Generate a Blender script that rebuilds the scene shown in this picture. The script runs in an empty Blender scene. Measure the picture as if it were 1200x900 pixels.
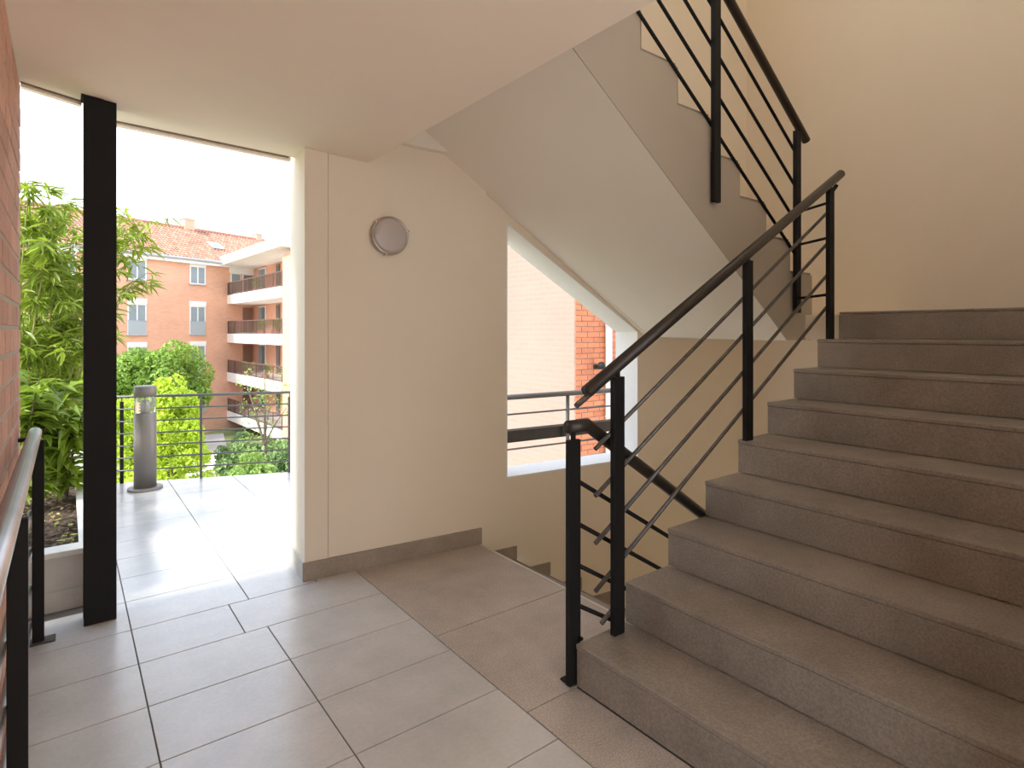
import bpy, bmesh, math, random
import numpy as np
from mathutils import Vector, Matrix

SC = bpy.context.scene
COL = SC.collection
R = random.Random(7)

# ------------------------------------------------------------------ camera
cam = bpy.data.objects.new('camera', bpy.data.cameras.new('camera'))
COL.objects.link(cam)
cam.location = (0, 0, 1.42)
cam.rotation_euler = (math.pi / 2, 0, math.radians(-37.45))
cam.data.sensor_width = 36
cam.data.lens = 681.6 / 1200 * 36
cam.data.shift_y = -61 / 1200
cam.data.clip_start = 0.02
cam.data.clip_end = 400
SC.camera = cam

# ------------------------------------------------------------------ sky, sun, exposure
world = bpy.data.worlds.new('sky')
SC.world = world
world.use_nodes = True
wn = world.node_tree
bg = wn.nodes['Background']
tc = wn.nodes.new('ShaderNodeTexCoord')
sep = wn.nodes.new('ShaderNodeSeparateXYZ')
ramp = wn.nodes.new('ShaderNodeValToRGB')
wn.links.new(tc.outputs['Generated'], sep.inputs[0])
wn.links.new(sep.outputs['Z'], ramp.inputs[0])
wn.links.new(ramp.outputs[0], bg.inputs[0])
ramp.color_ramp.elements[0].position = 0.0
ramp.color_ramp.elements[0].color = (1.0, 1.0, 1.0, 1)
ramp.color_ramp.elements[1].position = 0.75
ramp.color_ramp.elements[1].color = (0.60, 0.76, 1.0, 1)
bg.inputs[1].default_value = 1.35

sun = bpy.data.objects.new('sun', bpy.data.lights.new('sun', 'SUN'))
COL.objects.link(sun)
sun.rotation_euler = Vector((-0.75, -0.08, 0.66)).to_track_quat('Z', 'Y').to_euler()
sun.data.energy = 4.0
sun.data.angle = math.radians(16)
sun.data.color = (1.0, 0.95, 0.87)

SC.view_settings.view_transform = 'Standard'
SC.view_settings.look = 'None'
SC.view_settings.gamma = 1
SC.view_settings.exposure = 1.15
SC.cycles.diffuse_bounces = 8
SC.cycles.max_bounces = 12


# ------------------------------------------------------------------ materials
def mat(name, col, rough=0.6, metal=0.0, var=0.0, scale=8.0, bump=0.0, bscale=60.0, spec=0.5,
        speck=None, rnd=0.0, trans=0.0, objrnd=0.0):
    m = bpy.data.materials.new(name)
    m.use_nodes = True
    nt = m.node_tree
    b = nt.nodes['Principled BSDF']
    b.inputs['Base Color'].default_value = (*col, 1)
    b.inputs['Roughness'].default_value = rough
    b.inputs['Metallic'].default_value = metal
    b.inputs['Specular IOR Level'].default_value = spec
    out = None
    co = nt.nodes.new('ShaderNodeTexCoord')
    geo = nt.nodes.new('ShaderNodeNewGeometry')

    def mul(prev, fac_socket, lo, hi, a=0.0, b_=1.0):
        mr = nt.nodes.new('ShaderNodeMapRange')
        mr.inputs[1].default_value = a
        mr.inputs[2].default_value = b_
        nt.links.new(fac_socket, mr.inputs[0])
        mr.inputs[3].default_value = lo
        mr.inputs[4].default_value = hi
        mx = nt.nodes.new('ShaderNodeMix')
        mx.data_type = 'RGBA'
        mx.blend_type = 'MULTIPLY'
        mx.inputs[0].default_value = 1
        if prev is None:
            mx.inputs[6].default_value = (*col, 1)
        else:
            nt.links.new(prev, mx.inputs[6])
        nt.links.new(mr.outputs[0], mx.inputs[7])
        return mx.outputs[2]
    if var:
        n = nt.nodes.new('ShaderNodeTexNoise')
        n.inputs['Scale'].default_value = scale
        n.inputs['Detail'].default_value = 6
        n.inputs['Roughness'].default_value = 0.65
        nt.links.new(geo.outputs['Position'], n.inputs['Vector'])
        out = mul(out, n.outputs['Fac'], 1 - var, 1 + var, 0.32, 0.68)
    if speck:
        n = nt.nodes.new('ShaderNodeTexNoise')
        n.inputs['Scale'].default_value = speck[0]
        n.inputs['Detail'].default_value = 3
        nt.links.new(geo.outputs['Position'], n.inputs['Vector'])
        out = mul(out, n.outputs['Fac'], 1 - speck[1], 1 + speck[1], 0.3, 0.7)
    if rnd:
        out = mul(out, geo.outputs['Random Per Island'], 1 - rnd, 1 + rnd)
    if objrnd:
        oi = nt.nodes.new('ShaderNodeObjectInfo')
        out = mul(out, oi.outputs['Random'], 1 - objrnd, 1 + objrnd)
    if out is not None:
        nt.links.new(out, b.inputs['Base Color'])
    if bump:
        n = nt.nodes.new('ShaderNodeTexNoise')
        n.inputs['Scale'].default_value = bscale
        n.inputs['Detail'].default_value = 4
        nt.links.new(geo.outputs['Position'], n.inputs['Vector'])
        bp = nt.nodes.new('ShaderNodeBump')
        bp.inputs['Strength'].default_value = bump
        bp.inputs['Distance'].default_value = 0.01
        nt.links.new(n.outputs['Fac'], bp.inputs['Height'])
        nt.links.new(bp.outputs[0], b.inputs['Normal'])
    if trans:
        tr = nt.nodes.new('ShaderNodeBsdfTranslucent')
        tr.inputs[0].default_value = (col[0] * 1.3, col[1] * 1.25, col[2] * 0.8, 1)
        ms = nt.nodes.new('ShaderNodeMixShader')
        ms.inputs[0].default_value = trans
        nt.links.new(b.outputs[0], ms.inputs[1])
        nt.links.new(tr.outputs[0], ms.inputs[2])
        nt.links.new(ms.outputs[0], nt.nodes['Material Output'].inputs[0])
    return m


def brick_mat(name, c1, c2, cm, bw, bh, mortar, axis):
    """brick courses on surfaces too far off to tell the bricks apart; axis = horizontal world direction"""
    m = bpy.data.materials.new(name)
    m.use_nodes = True
    nt = m.node_tree
    b = nt.nodes['Principled BSDF']
    b.inputs['Roughness'].default_value = 0.85
    geo = nt.nodes.new('ShaderNodeNewGeometry')
    dot = nt.nodes.new('ShaderNodeVectorMath')
    dot.operation = 'DOT_PRODUCT'
    dot.inputs[1].default_value = (axis[0], axis[1], 0)
    nt.links.new(geo.outputs['Position'], dot.inputs[0])
    sp = nt.nodes.new('ShaderNodeSeparateXYZ')
    nt.links.new(geo.outputs['Position'], sp.inputs[0])
    cb = nt.nodes.new('ShaderNodeCombineXYZ')
    nt.links.new(dot.outputs['Value'], cb.inputs[0])
    nt.links.new(sp.outputs['Z'], cb.inputs[1])
    br = nt.nodes.new('ShaderNodeTexBrick')
    br.inputs['Color1'].default_value = (*c1, 1)
    br.inputs['Color2'].default_value = (*c2, 1)
    br.inputs['Mortar'].default_value = (*cm, 1)
    br.inputs['Scale'].default_value = 1
    br.inputs['Brick Width'].default_value = bw
    br.inputs['Row Height'].default_value = bh
    br.inputs['Mortar Size'].default_value = mortar
    nt.links.new(cb.outputs[0], br.inputs['Vector'])
    n = nt.nodes.new('ShaderNodeTexNoise')
    n.inputs['Scale'].default_value = 0.7
    n.inputs['Detail'].default_value = 5
    nt.links.new(geo.outputs['Position'], n.inputs['Vector'])
    mr = nt.nodes.new('ShaderNodeMapRange')
    mr.inputs[3].default_value = 0.86
    mr.inputs[4].default_value = 1.12
    nt.links.new(n.outputs['Fac'], mr.inputs[0])
    mx = nt.nodes.new('ShaderNodeMix')
    mx.data_type = 'RGBA'
    mx.blend_type = 'MULTIPLY'
    mx.inputs[0].default_value = 1
    nt.links.new(br.outputs['Color'], mx.inputs[6])
    nt.links.new(mr.outputs[0], mx.inputs[7])
    nt.links.new(mx.outputs[2], b.inputs['Base Color'])
    bp = nt.nodes.new('ShaderNodeBump')
    bp.inputs['Strength'].default_value = 0.4
    bp.inputs['Distance'].default_value = 0.01
    bp.invert = True
    nt.links.new(br.outputs['Fac'], bp.inputs['Height'])
    nt.links.new(bp.outputs[0], b.inputs['Normal'])
    return m


M = {
    'paint': mat('cream_paint', (0.84, 0.745, 0.605), 0.8, var=0.02, scale=1.5, bump=0.08, bscale=120),
    'ceil': mat('ceiling_paint', (0.93, 0.80, 0.67), 0.85, var=0.015, scale=1.2),
    'soffit': mat('soffit_paint', (0.86, 0.80, 0.70), 0.85, var=0.015, scale=1.2),
    'greige': mat('stringer_tone', (0.47, 0.41, 0.335), 0.8, var=0.04, scale=1.5),
    'white': mat('white_paint', (0.84, 0.82, 0.78), 0.8, var=0.03, scale=2),
    'tile': mat('floor_porcelain', (0.55, 0.535, 0.515), 0.25, var=0.10, scale=3.0, speck=(60, 0.04), bump=0.03, objrnd=0.03, spec=0.75),
    'stone': mat('speckled_stone', (0.44, 0.385, 0.335), 0.42, var=0.14, scale=4, speck=(150, 0.28), bump=0.04, bscale=200),
    'step': mat('step_porcelain', (0.275, 0.235, 0.198), 0.45, var=0.17, scale=3.5, speck=(120, 0.2), bump=0.04, bscale=200),
    'skirt': mat('skirting_porcelain', (0.33, 0.275, 0.22), 0.5, var=0.12, scale=5, speck=(120, 0.12)),
    'grout': mat('dark_grout', (0.11, 0.095, 0.085), 0.9),
    'black': mat('black_steel', (0.010, 0.0095, 0.010), 0.65, var=0.1, scale=9, spec=0.25),
    'bronze': mat('dark_bronze_rail', (0.045, 0.036, 0.03), 0.36, metal=0.35, var=0.15, scale=10),
    'bar': mat('worn_steel_bar', (0.13, 0.12, 0.11), 0.36, metal=0.6, var=0.3, scale=25),
    'grey': mat('grey_painted_steel', (0.13, 0.125, 0.12), 0.4, metal=0.3),
    'alu': mat('bollard_aluminium', (0.24, 0.215, 0.20), 0.45, metal=0.5),
    'galv': mat('polished_handrail', (0.42, 0.43, 0.46), 0.36, metal=0.7, var=0.1, scale=12),
    'brick': mat('brick_face', (0.62, 0.355, 0.265), 0.85, var=0.1, scale=14, speck=(150, 0.1), bump=0.25, bscale=90, objrnd=0.16),
    'obrick': mat('orange_brick', (0.47, 0.165, 0.08), 0.85, var=0.12, scale=14, bump=0.2, objrnd=0.16),
    'mortar': mat('pale_mortar', (0.50, 0.44, 0.38), 0.95, var=0.1, scale=30, bump=0.3, bscale=200),
    'concrete': mat('planter_concrete', (0.48, 0.43, 0.38), 0.85, var=0.12, scale=4, bump=0.1),
    'cope': mat('planter_coping', (0.62, 0.58, 0.52), 0.8, var=0.08, scale=6),
    'soil': mat('dark_soil', (0.075, 0.052, 0.035), 1.0, var=0.5, scale=20, bump=1.0, bscale=40),
    'litter': mat('bark_mulch', (0.15, 0.09, 0.05), 0.9, rnd=0.6),
    'fallen': mat('fallen_leaf', (0.30, 0.30, 0.06), 0.8, rnd=0.4),
    'bamboo': mat('bamboo_leaf', (0.25, 0.34, 0.04), 0.45, rnd=0.45, objrnd=0.35, trans=0.4),
    'culm': mat('bamboo_culm', (0.24, 0.23, 0.06), 0.5, var=0.25, scale=12),
    'broad': mat('broad_glossy_leaf', (0.22, 0.32, 0.04), 0.3, rnd=0.3, objrnd=0.3, trans=0.35),
    'lime': mat('lime_leaf', (0.44, 0.56, 0.05), 0.6, rnd=0.3, trans=0.4),
    'green': mat('green_leaf', (0.21, 0.33, 0.05), 0.6, rnd=0.35, trans=0.3),
    'midgreen': mat('mid_green_leaf', (0.26, 0.38, 0.10), 0.6, rnd=0.35, trans=0.35),
    'dull': mat('dull_green_leaf', (0.20, 0.30, 0.11), 0.7, rnd=0.35, trans=0.25),
    'bark': mat('bark', (0.14, 0.10, 0.07), 0.9, var=0.3, scale=12),
    'ground': mat('garden_ground', (0.22, 0.26, 0.10), 1.0, var=0.4, scale=0.8),
    'path': mat('pale_path', (0.52, 0.50, 0.48), 0.9, var=0.1, scale=0.6),
    'render': mat('white_render', (0.82, 0.80, 0.77), 0.8, var=0.04, scale=0.8),
    'farwall': mat('wing_wall_render', (0.66, 0.36, 0.245), 0.85, var=0.1, scale=0.8),
    'frame': mat('white_window_frame', (0.75, 0.75, 0.74), 0.5),
    'guard': mat('frosted_guard_panel', (0.36, 0.41, 0.44), 0.4),
    'blind': mat('pale_blind', (0.25, 0.30, 0.325), 0.6, var=0.1, scale=2),
    'pane': mat('window_glass', (0.16, 0.20, 0.22), 0.08, spec=0.9),
    'door': mat('brown_shutter', (0.23, 0.14, 0.10), 0.6),
    'railbrown': mat('brown_balcony_rail', (0.12, 0.075, 0.06), 0.5),
    'roof': mat('clay_tile', (0.40, 0.19, 0.125), 0.85, var=0.2, scale=1.6, rnd=0.22),
    'gapshade': mat('gap_shade', (0.22, 0.17, 0.12), 0.9),  # shade of the gap put into the colour
    'gutter': mat('zinc_gutter', (0.42, 0.42, 0.43), 0.5, metal=0.3),
    'pipe': mat('pale_downpipe', (0.38, 0.35, 0.33), 0.4),
    'lens': mat('frosted_lens', (0.52, 0.46, 0.43), 0.35, var=0.03, scale=5),
    'chrome': mat('satin_ring', (0.50, 0.45, 0.40), 0.25, metal=0.8),
    'terracotta': mat('terracotta', (0.45, 0.20, 0.12), 0.8),
}
AX_F = (0.9194, 0.3933)                       # facade direction of the building opposite
M['farbrick'] = brick_mat('far_brick', (0.74, 0.40, 0.265), (0.68, 0.355, 0.23), (0.72, 0.44, 0.32), 0.24, 0.075, 0.008, AX_F)
M['sunlitbrick'] = brick_mat('sunlit_brick', (0.30, 0.205, 0.17), (0.285, 0.195, 0.16), (0.295, 0.215, 0.18), 0.24, 0.075, 0.010, (0, 1))  # same brick as the return wall; its sun-washed look is put into the colour
M['nearbrick'] = brick_mat('rear_brick', (0.50, 0.25, 0.17), (0.45, 0.22, 0.15), (0.50, 0.44, 0.38), 0.23, 0.103, 0.012, (0, 1))
glass = bpy.data.materials.new('clear_lens')
glass.use_nodes = True
gb = glass.node_tree.nodes['Principled BSDF']
gb.inputs['Base Color'].default_value = (0.85, 0.88, 0.85, 1)
gb.inputs['Transmission Weight'].default_value = 0.85
gb.inputs['Roughness'].default_value = 0.12
gb.inputs['IOR'].default_value = 1.2
M['glass'] = glass
fr_ = bpy.data.materials.new('added_rooflight_pane')
fr_.use_nodes = True
ft = fr_.node_tree.nodes.new('ShaderNodeBsdfTranslucent')
ft.inputs[0].default_value = (0.66, 0.63, 0.58, 1)
fr_.node_tree.links.new(ft.outputs[0], fr_.node_tree.nodes['Material Output'].inputs[0])
M['frost'] = fr_  # translucent pane of the added, unseen rooflight


# ------------------------------------------------------------------ mesh helpers
def obj(name, bm, m, parent=None, smooth=False, loc=None):
    me = bpy.data.meshes.new(name)
    bmesh.ops.recalc_face_normals(bm, faces=bm.faces[:])
    bm.to_mesh(me)
    bm.free()
    me.materials.append(m)
    if smooth:
        for p in me.polygons:
            p.use_smooth = True
    o = bpy.data.objects.new(name, me)
    COL.objects.link(o)
    if parent:
        o.parent = parent
    if loc:
        o.location = loc
    return o


def thing(name, label, cat, loc=(0, 0, 0), group=None):
    o = bpy.data.objects.new(name, None)
    o.empty_display_size = 0.1
    COL.objects.link(o)
    o.location = loc
    tag(o, label, cat, group)
    return o


def tag(o, label, cat, group=None):
    o['label'] = label
    o['category'] = cat
    if group:
        o['group'] = group
    return o


def struct(name, bm, m, parent=None, smooth=False):
    o = obj(name, bm, m, parent, smooth)
    o['kind'] = 'structure'
    return o


def box(bm, x0, x1, y0, y1, z0, z1, bev=0.0):
    t = bmesh.new() if bev else bm
    vs = [t.verts.new((x, y, z)) for z in (z0, z1) for y in (y0, y1) for x in (x0, x1)]
    for f in ((0, 1, 3, 2), (4, 5, 7, 6), (0, 1, 5, 4), (2, 3, 7, 6), (0, 2, 6, 4), (1, 3, 7, 5)):
        t.faces.new([vs[i] for i in f])
    if bev:
        bmesh.ops.recalc_face_normals(t, faces=t.faces[:])
        bmesh.ops.bevel(t, geom=t.edges[:], offset=bev, segments=1, affect='EDGES')
        merge(bm, t)
    return bm


def merge(bm, t, mtx=None):
    mp = {}
    for v in t.verts:
        mp[v] = bm.verts.new(mtx @ v.co if mtx else v.co)
    for f in t.faces:
        try:
            bm.faces.new([mp[v] for v in f.verts])
        except ValueError:
            pass
    t.free()


def B(*a, bev=0.0):
    return box(bmesh.new(), *a, bev=bev)


def prism(bm, pts, vec):
    """polygon pts extruded by vec"""
    vec = Vector(vec)
    a = [bm.verts.new(p) for p in pts]
    b = [bm.verts.new(Vector(p) + vec) for p in pts]
    bm.faces.new(a)
    bm.faces.new(b[::-1])
    n = len(pts)
    for i in range(n):
        j = (i + 1) % n
        bm.faces.new([a[i], a[j], b[j], b[i]])
    return bm


def slab(bm, pts2, z0, z1):
    return prism(bm, [(x, y, z0) for x, y in pts2], (0, 0, z1 - z0))


def tube(bm, pts, r, seg=12, r2=None):
    """mitred tube through pts with flat caps"""
    pts = [Vector(p) for p in pts]
    n = len(pts)
    rings = []
    prevx = None
    for i, p in enumerate(pts):
        d1 = (pts[i] - pts[i - 1]).normalized() if i else None
        d2 = (pts[i + 1] - pts[i]).normalized() if i < n - 1 else None
        t = (d1 + d2).normalized() if (d1 and d2) else (d1 or d2)
        k = 1 / max(0.35, t.dot(d1 or d2))
        if prevx is None:
            up = Vector((0, 0, 1)) if abs(t.z) < 0.95 else Vector((1, 0, 0))
            x = up.cross(t).normalized()
        else:
            x = (prevx - t * prevx.dot(t)).normalized()
        prevx = x
        y = t.cross(x)
        rad = r if r2 is None else r + (r2 - r) * i / (n - 1)
        if d1 and d2 and (d1 - d2).length > 1e-4:
            ax = (d2 - d1).normalized()
        else:
            ax = None
        ring = []
        for s in range(seg):
            a = 2 * math.pi * s / seg
            v = x * math.cos(a) * rad + y * math.sin(a) * rad
            if ax is not None:
                v = v + ax * v.dot(ax) * (k - 1)
            ring.append(bm.verts.new(p + v))
        rings.append(ring)
    for a, b in zip(rings, rings[1:]):
        for s in range(seg):
            bm.faces.new([a[s], a[(s + 1) % seg], b[(s + 1) % seg], b[s]])
    bm.faces.new(rings[0][::-1])
    bm.faces.new(rings[-1])
    return bm


def lathe(bm, prof, seg=32, mtx=None):
    t = bmesh.new()
    rings = []
    for r, z in prof:
        if r < 1e-6:
            rings.append([t.verts.new((0, 0, z))])
        else:
            rings.append([t.verts.new((r * math.cos(2 * math.pi * s / seg), r * math.sin(2 * math.pi * s / seg), z)) for s in range(seg)])
    for a, b in zip(rings, rings[1:]):
        for s in range(seg):
            q = [a[s % len(a)], a[(s + 1) % len(a)], b[(s + 1) % len(b)], b[s % len(b)]]
            u = []
            for v in q:
                if v not in u:
                    u.append(v)
            if len(u) > 2:
                t.faces.new(u)
    merge(bm, t, mtx)
    return bm


def frame_box(bm, o, u, s0, s1, n0, n1, z0, z1, bev=0.0):
    """box in a vertical frame: origin o, horizontal unit u; normal = u turned left"""
    t = box(bmesh.new(), s0, s1, n0, n1, z0, z1, bev=bev)
    mt = Matrix(((u[0], -u[1], 0, o[0]), (u[1], u[0], 0, o[1]), (0, 0, 1, 0), (0, 0, 0, 1)))
    merge(bm, t, mt)
    return bm


def clip(poly, a, b):
    """keep the part of poly left of the line a->b"""
    out = []
    n = len(poly)
    f = lambda p: (b[0] - a[0]) * (p[1] - a[1]) - (b[1] - a[1]) * (p[0] - a[0])
    for i in range(n):
        p, q = poly[i], poly[(i + 1) % n]
        fp, fq = f(p), f(q)
        if fp >= 0:
            out.append(p)
        if fp * fq < 0:
            t = fp / (fp - fq)
            out.append((p[0] + t * (q[0] - p[0]), p[1] + t * (q[1] - p[1])))
    return out


# ------------------------------------------------------------------ floor and its tiles
bm = bmesh.new()
box(bm, -0.171, 1.66, -3.2, 3.34, -0.25, -0.004)
box(bm, 1.66, 2.185, 1.69, 3.25, -0.25, -0.004)
box(bm, -0.171, 0.15, 3.34, 3.75, -0.25, -0.004)
slab(bm, [(0.15, 3.34), (2.1, 3.34), (2.1, 5.94), (0.15, 6.68)], -0.25, -0.004)
floor = struct('floor', bm, M['grout'])
G = 0.002
rows = [2.23 + 0.3575 * k for k in range(-15, 4)]


def tile(poly, m, name='tile'):
    t = bmesh.new()
    slab(t, poly, -0.012, 0.0)
    top = [e for e in t.edges if all(v.co.z > -0.001 for v in e.verts)]
    bmesh.ops.bevel(t, geom=top, offset=0.0015, segments=1, affect='EDGES')
    return obj(name, t, m, floor)


def rect(x0, x1, y0, y1):
    return [(x0 + G, y0 + G), (x1 - G, y0 + G), (x1 - G, y1 - G), (x0 + G, y1 - G)]


for i, y in enumerate(rows):
    y1 = y + 0.3575
    xs = [-0.171, 0.245, 0.77, 1.365]
    if abs(y - 2.945) < 0.01:
        xs = [-0.171, 0.245, 0.67, 1.365]
    if y > 3.2:
        tile(rect(-0.171, 0.245, y, min(y1, 3.75)), M['tile'])
        tile(rect(0.245, 0.77, y, y1), M['tile'])
        tile(rect(0.77, 1.13, y, y1), M['tile'])
        tile([(1.134, y + G), (1.365, y + G), (1.365, 3.345), (1.134, 3.345)], M['tile'])
        continue
    for a, b in zip(xs, xs[1:]):
        tile(rect(a, b, y, y1), M['tile'])
yy = rows[-1] + 0.3575
ext = []
while yy < 6.7:
    for a, b in zip((0.15, 0.245, 0.77, 1.30, 1.83), (0.245, 0.77, 1.30, 1.83, 2.1)):
        p = clip(rect(a, b, yy, yy + 0.355), (2.1, 5.94), (0.15, 6.68))
        if len(p) > 2:
            tile(p, M['tile'])
    yy += 0.355
for a, b, c, d in ((1.365, 2.185, 2.37, 3.33), (1.365, 2.185, 1.69, 2.37), (1.365, 1.62, 1.0, 1.69), (1.365, 1.62, 0.3, 1.0)):
    tile(rect(a, b, c, d), M['stone'], 'stone_slab')
tile([(2.187, 1.69), (2.205, 1.69), (2.205, 3.24), (2.187, 3.24)], M['cope'], 'lit_edge_strip')  # pale colour stands for light catching the floor edge

# ------------------------------------------------------------------ left brick wall
bm = B(-0.42, -0.1745, -0.7, 3.535, -0.25, 5.6)  # stops behind the camera, leaving an unseen opening added for daylight
wl = struct('wall_left', bm, M['mortar'])
BH, BL = 0.103, 0.235
brick_me = {}


def brick_mesh(l, h, d, key, m):
    if key not in brick_me:
        t = B(0, d, 0, l, 0, h, bev=0.003)
        me = bpy.data.meshes.new('brick')
        bmesh.ops.recalc_face_normals(t, faces=t.faces[:])
        t.to_mesh(me)
        t.free()
        me.materials.append(m)
        brick_me[key] = me
    return brick_me[key]


for k in range(26):
    z = 0.002 + k * BH
    h = BH - 0.016 if z + BH < 2.57 else max(0.02, 2.565 - z)
    if z > 2.54:
        break
    y = 3.54
    j = 0
    while y > 0.6:
        l = BL - 0.011
        if j == 0 and k % 2:
            l = BL / 2 - 0.011
        me = brick_mesh(l, h, 0.03, ('n', round(l, 3), round(h, 3)), M['brick'])
        o = bpy.data.objects.new('brick', me)
        COL.objects.link(o)
        o.parent = wl
        o.location = (-0.201 + R.uniform(-0.0015, 0.0015), y - l, z)
        y -= l + 0.011
        j += 1

# ------------------------------------------------------------------ window wall (runs along the down flight)
P0, U = (1.0774, 3.35), (0.99412, -0.10835)


def wp(s, o=0.0, z=0.0):
    return (P0[0] + U[0] * s - U[1] * o, P0[1] + U[1] * s + U[0] * o, z)


bm = bmesh.new()
nv = (-U[1], U[0])


def wprism(bm, sz, o0, o1):
    return prism(bm, [wp(s, o0, z) for s, z in sz], (nv[0] * (o1 - o0), nv[1] * (o1 - o0), 0))


TOP = 5.6
wprism(bm, [(0.0, -0.25), (0.129, -0.25), (0.129, TOP), (0.0, TOP)], 0.0, 0.42)
wprism(bm, [(0.133, -0.25), (1.18, -0.25), (1.18, 2.70), (0.133, 2.70)], 0.004, 0.28)
wprism(bm, [(0.133, 2.70), (0.60, 2.70), (0.60, TOP), (0.133, TOP)], 0.004, 0.28)
wprism(bm, [(0.128, -0.25), (0.134, -0.25), (0.134, TOP), (0.128, TOP)], 0.012, 0.28)
sA, sB, sE = 1.352, 2.589, 4.05
zs, zl, zr = 0.40, 2.185, 1.427
TH = 0.28
wprism(bm, [(1.18, -0.72), (sE, -0.72), (sE, zs), (1.18, zs)], 0.03, TH)
wprism(bm, [(1.18, -1.75), (2.55, -1.75), (2.55, -0.72), (1.18, -0.72)], 0.03, TH)  # unseen opening past this piece, added to light the lower flight
wprism(bm, [(3.75, -1.75), (sE, -1.75), (sE, -0.72), (3.75, -0.72)], 0.03, TH)
wprism(bm, [(1.18, zs), (sA, zs), (sA, 3.3), (1.18, 3.3)], 0.03, TH)
wprism(bm, [(sB, zs), (sE, zs), (sE, 3.3), (sB, 3.3)], 0.03, TH)
wprism(bm, [(sA, zl), (sB, zr), (sB, 3.3), (sA, 3.3)], 0.03, TH)
wprism(bm, [(0.60, 2.70), (1.18, 2.70), (1.18, 3.3), (0.60, 3.3)], 0.03, TH)
# upper storey of the same wall with a big unseen opening added to light the upper flight
wprism(bm, [(2.3, 3.3), (sE, 3.3), (sE, TOP), (2.3, TOP)], 0.03, TH)
wprism(bm, [(0.60, 3.3), (0.75, 3.3), (0.75, TOP), (0.60, TOP)], 0.03, TH)
wprism(bm, [(0.75, 5.2), (2.3, 5.2), (2.3, TOP), (0.75, TOP)], 0.03, TH)
wall_back = struct('wall_back', bm, M['paint'])

# lining of the slanted opening: sill, two jambs and sloping head
bm = bmesh.new()
wprism(bm, [(sA, zs - 0.001), (sB, zs - 0.001), (sB, zs + 0.012), (sA, zs + 0.012)], 0.028, TH + 0.01)
wprism(bm, [(sB - 0.010, zs + 0.012), (sB, zs + 0.012), (sB, zr), (sB - 0.010, zr + 0.006)], 0.029, TH + 0.01)
wprism(bm, [(sA, zs + 0.012), (sA + 0.010, zs + 0.012), (sA + 0.010, zl - 0.006), (sA, zl)], 0.029, TH + 0.01)
wprism(bm, [(sA, zl - 0.012), (sB, zr - 0.012), (sB, zr), (sA, zl)], 0.029, TH + 0.01)
struct('window_1', bm, M['white'])

# sloping downstand between opening and soffit, and the level beam over the lamp
bm = bmesh.new()
wprism(bm, [(1.18, 2.375), (2.60, 1.425), (2.60, 1.47), (1.18, 2.42)], -0.015, 0.031)
struct('trim_1', bm, M['paint'])
bm = bmesh.new()
wprism(bm, [(0.33, 2.585), (0.62, 2.578), (0.93, 2.57), (0.86, 3.0), (0.33, 3.0)], -0.05, 0.02)
struct('trim_2', bm, M['soffit'])

# ------------------------------------------------------------------ end wall, right wall, roof of the stairwell
struct('wall_end', B(5.0, 5.2, -0.2, 3.4, -1.75, TOP), M['paint'])
bm = B(1.62, 5.0, 0.12, 0.29, -1.75, TOP)
box(bm, 1.62, 1.80, -3.2, 0.12, 0.0, TOP)
struct('wall_right', bm, M['paint'])
bm = B(-0.6, 2.0, -3.2, 3.7, TOP, TOP + 0.2)
box(bm, 4.7, 5.2, -3.2, 3.7, TOP, TOP + 0.2)
box(bm, 2.0, 4.7, -3.2, 0.4, TOP, TOP + 0.2)
box(bm, 2.0, 4.7, 1.8, 3.7, TOP, TOP + 0.2)
struct('ceiling_1', bm, M['ceil'])
# unseen frosted rooflight added to light the stairs from above
struct('added_rooflight', B(2.0, 4.7, 0.4, 1.8, TOP + 0.1, TOP + 0.13), M['frost'])
struct('floor_lower', B(2.2, 5.0, 0.3, 3.2, -1.75, -1.56), M['step'])

# landing ceiling slab
bm = bmesh.new()
cz = lambda x: 2.515 - 0.09 * (x - 0.6)
xs = [(-0.42, cz(-0.42), 3.52), (0.20, cz(0.2), 3.60), (0.201, cz(0.201), 3.76), (1.06, cz(1.06), 3.59), (1.44, cz(1.44), 3.55)]
lo0 = [bm.verts.new((x, -3.2, z)) for x, z, y in xs]
lo1 = [bm.verts.new((x, y, z)) for x, z, y in xs]
hi0 = [bm.verts.new((x, -3.2, 3.0)) for x, z, y in xs]
hi1 = [bm.verts.new((x, y, 3.0)) for x, z, y in xs]
for i in range(4):
    bm.faces.new([lo0[i], lo0[i + 1], lo1[i + 1], lo1[i]])
    bm.faces.new([hi0[i], hi0[i + 1], hi1[i + 1], hi1[i]])
    bm.faces.new([lo1[i], lo1[i + 1], hi1[i + 1], hi1[i]])
    bm.faces.new([lo0[i], lo0[i + 1], hi0[i + 1], hi0[i]])
bm.faces.new([lo0[0], lo1[0], hi1[0], hi0[0]])
bm.faces.new([lo0[4], lo1[4], hi1[4], hi0[4]])
struct('ceiling', bm, M['ceil'])
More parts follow.
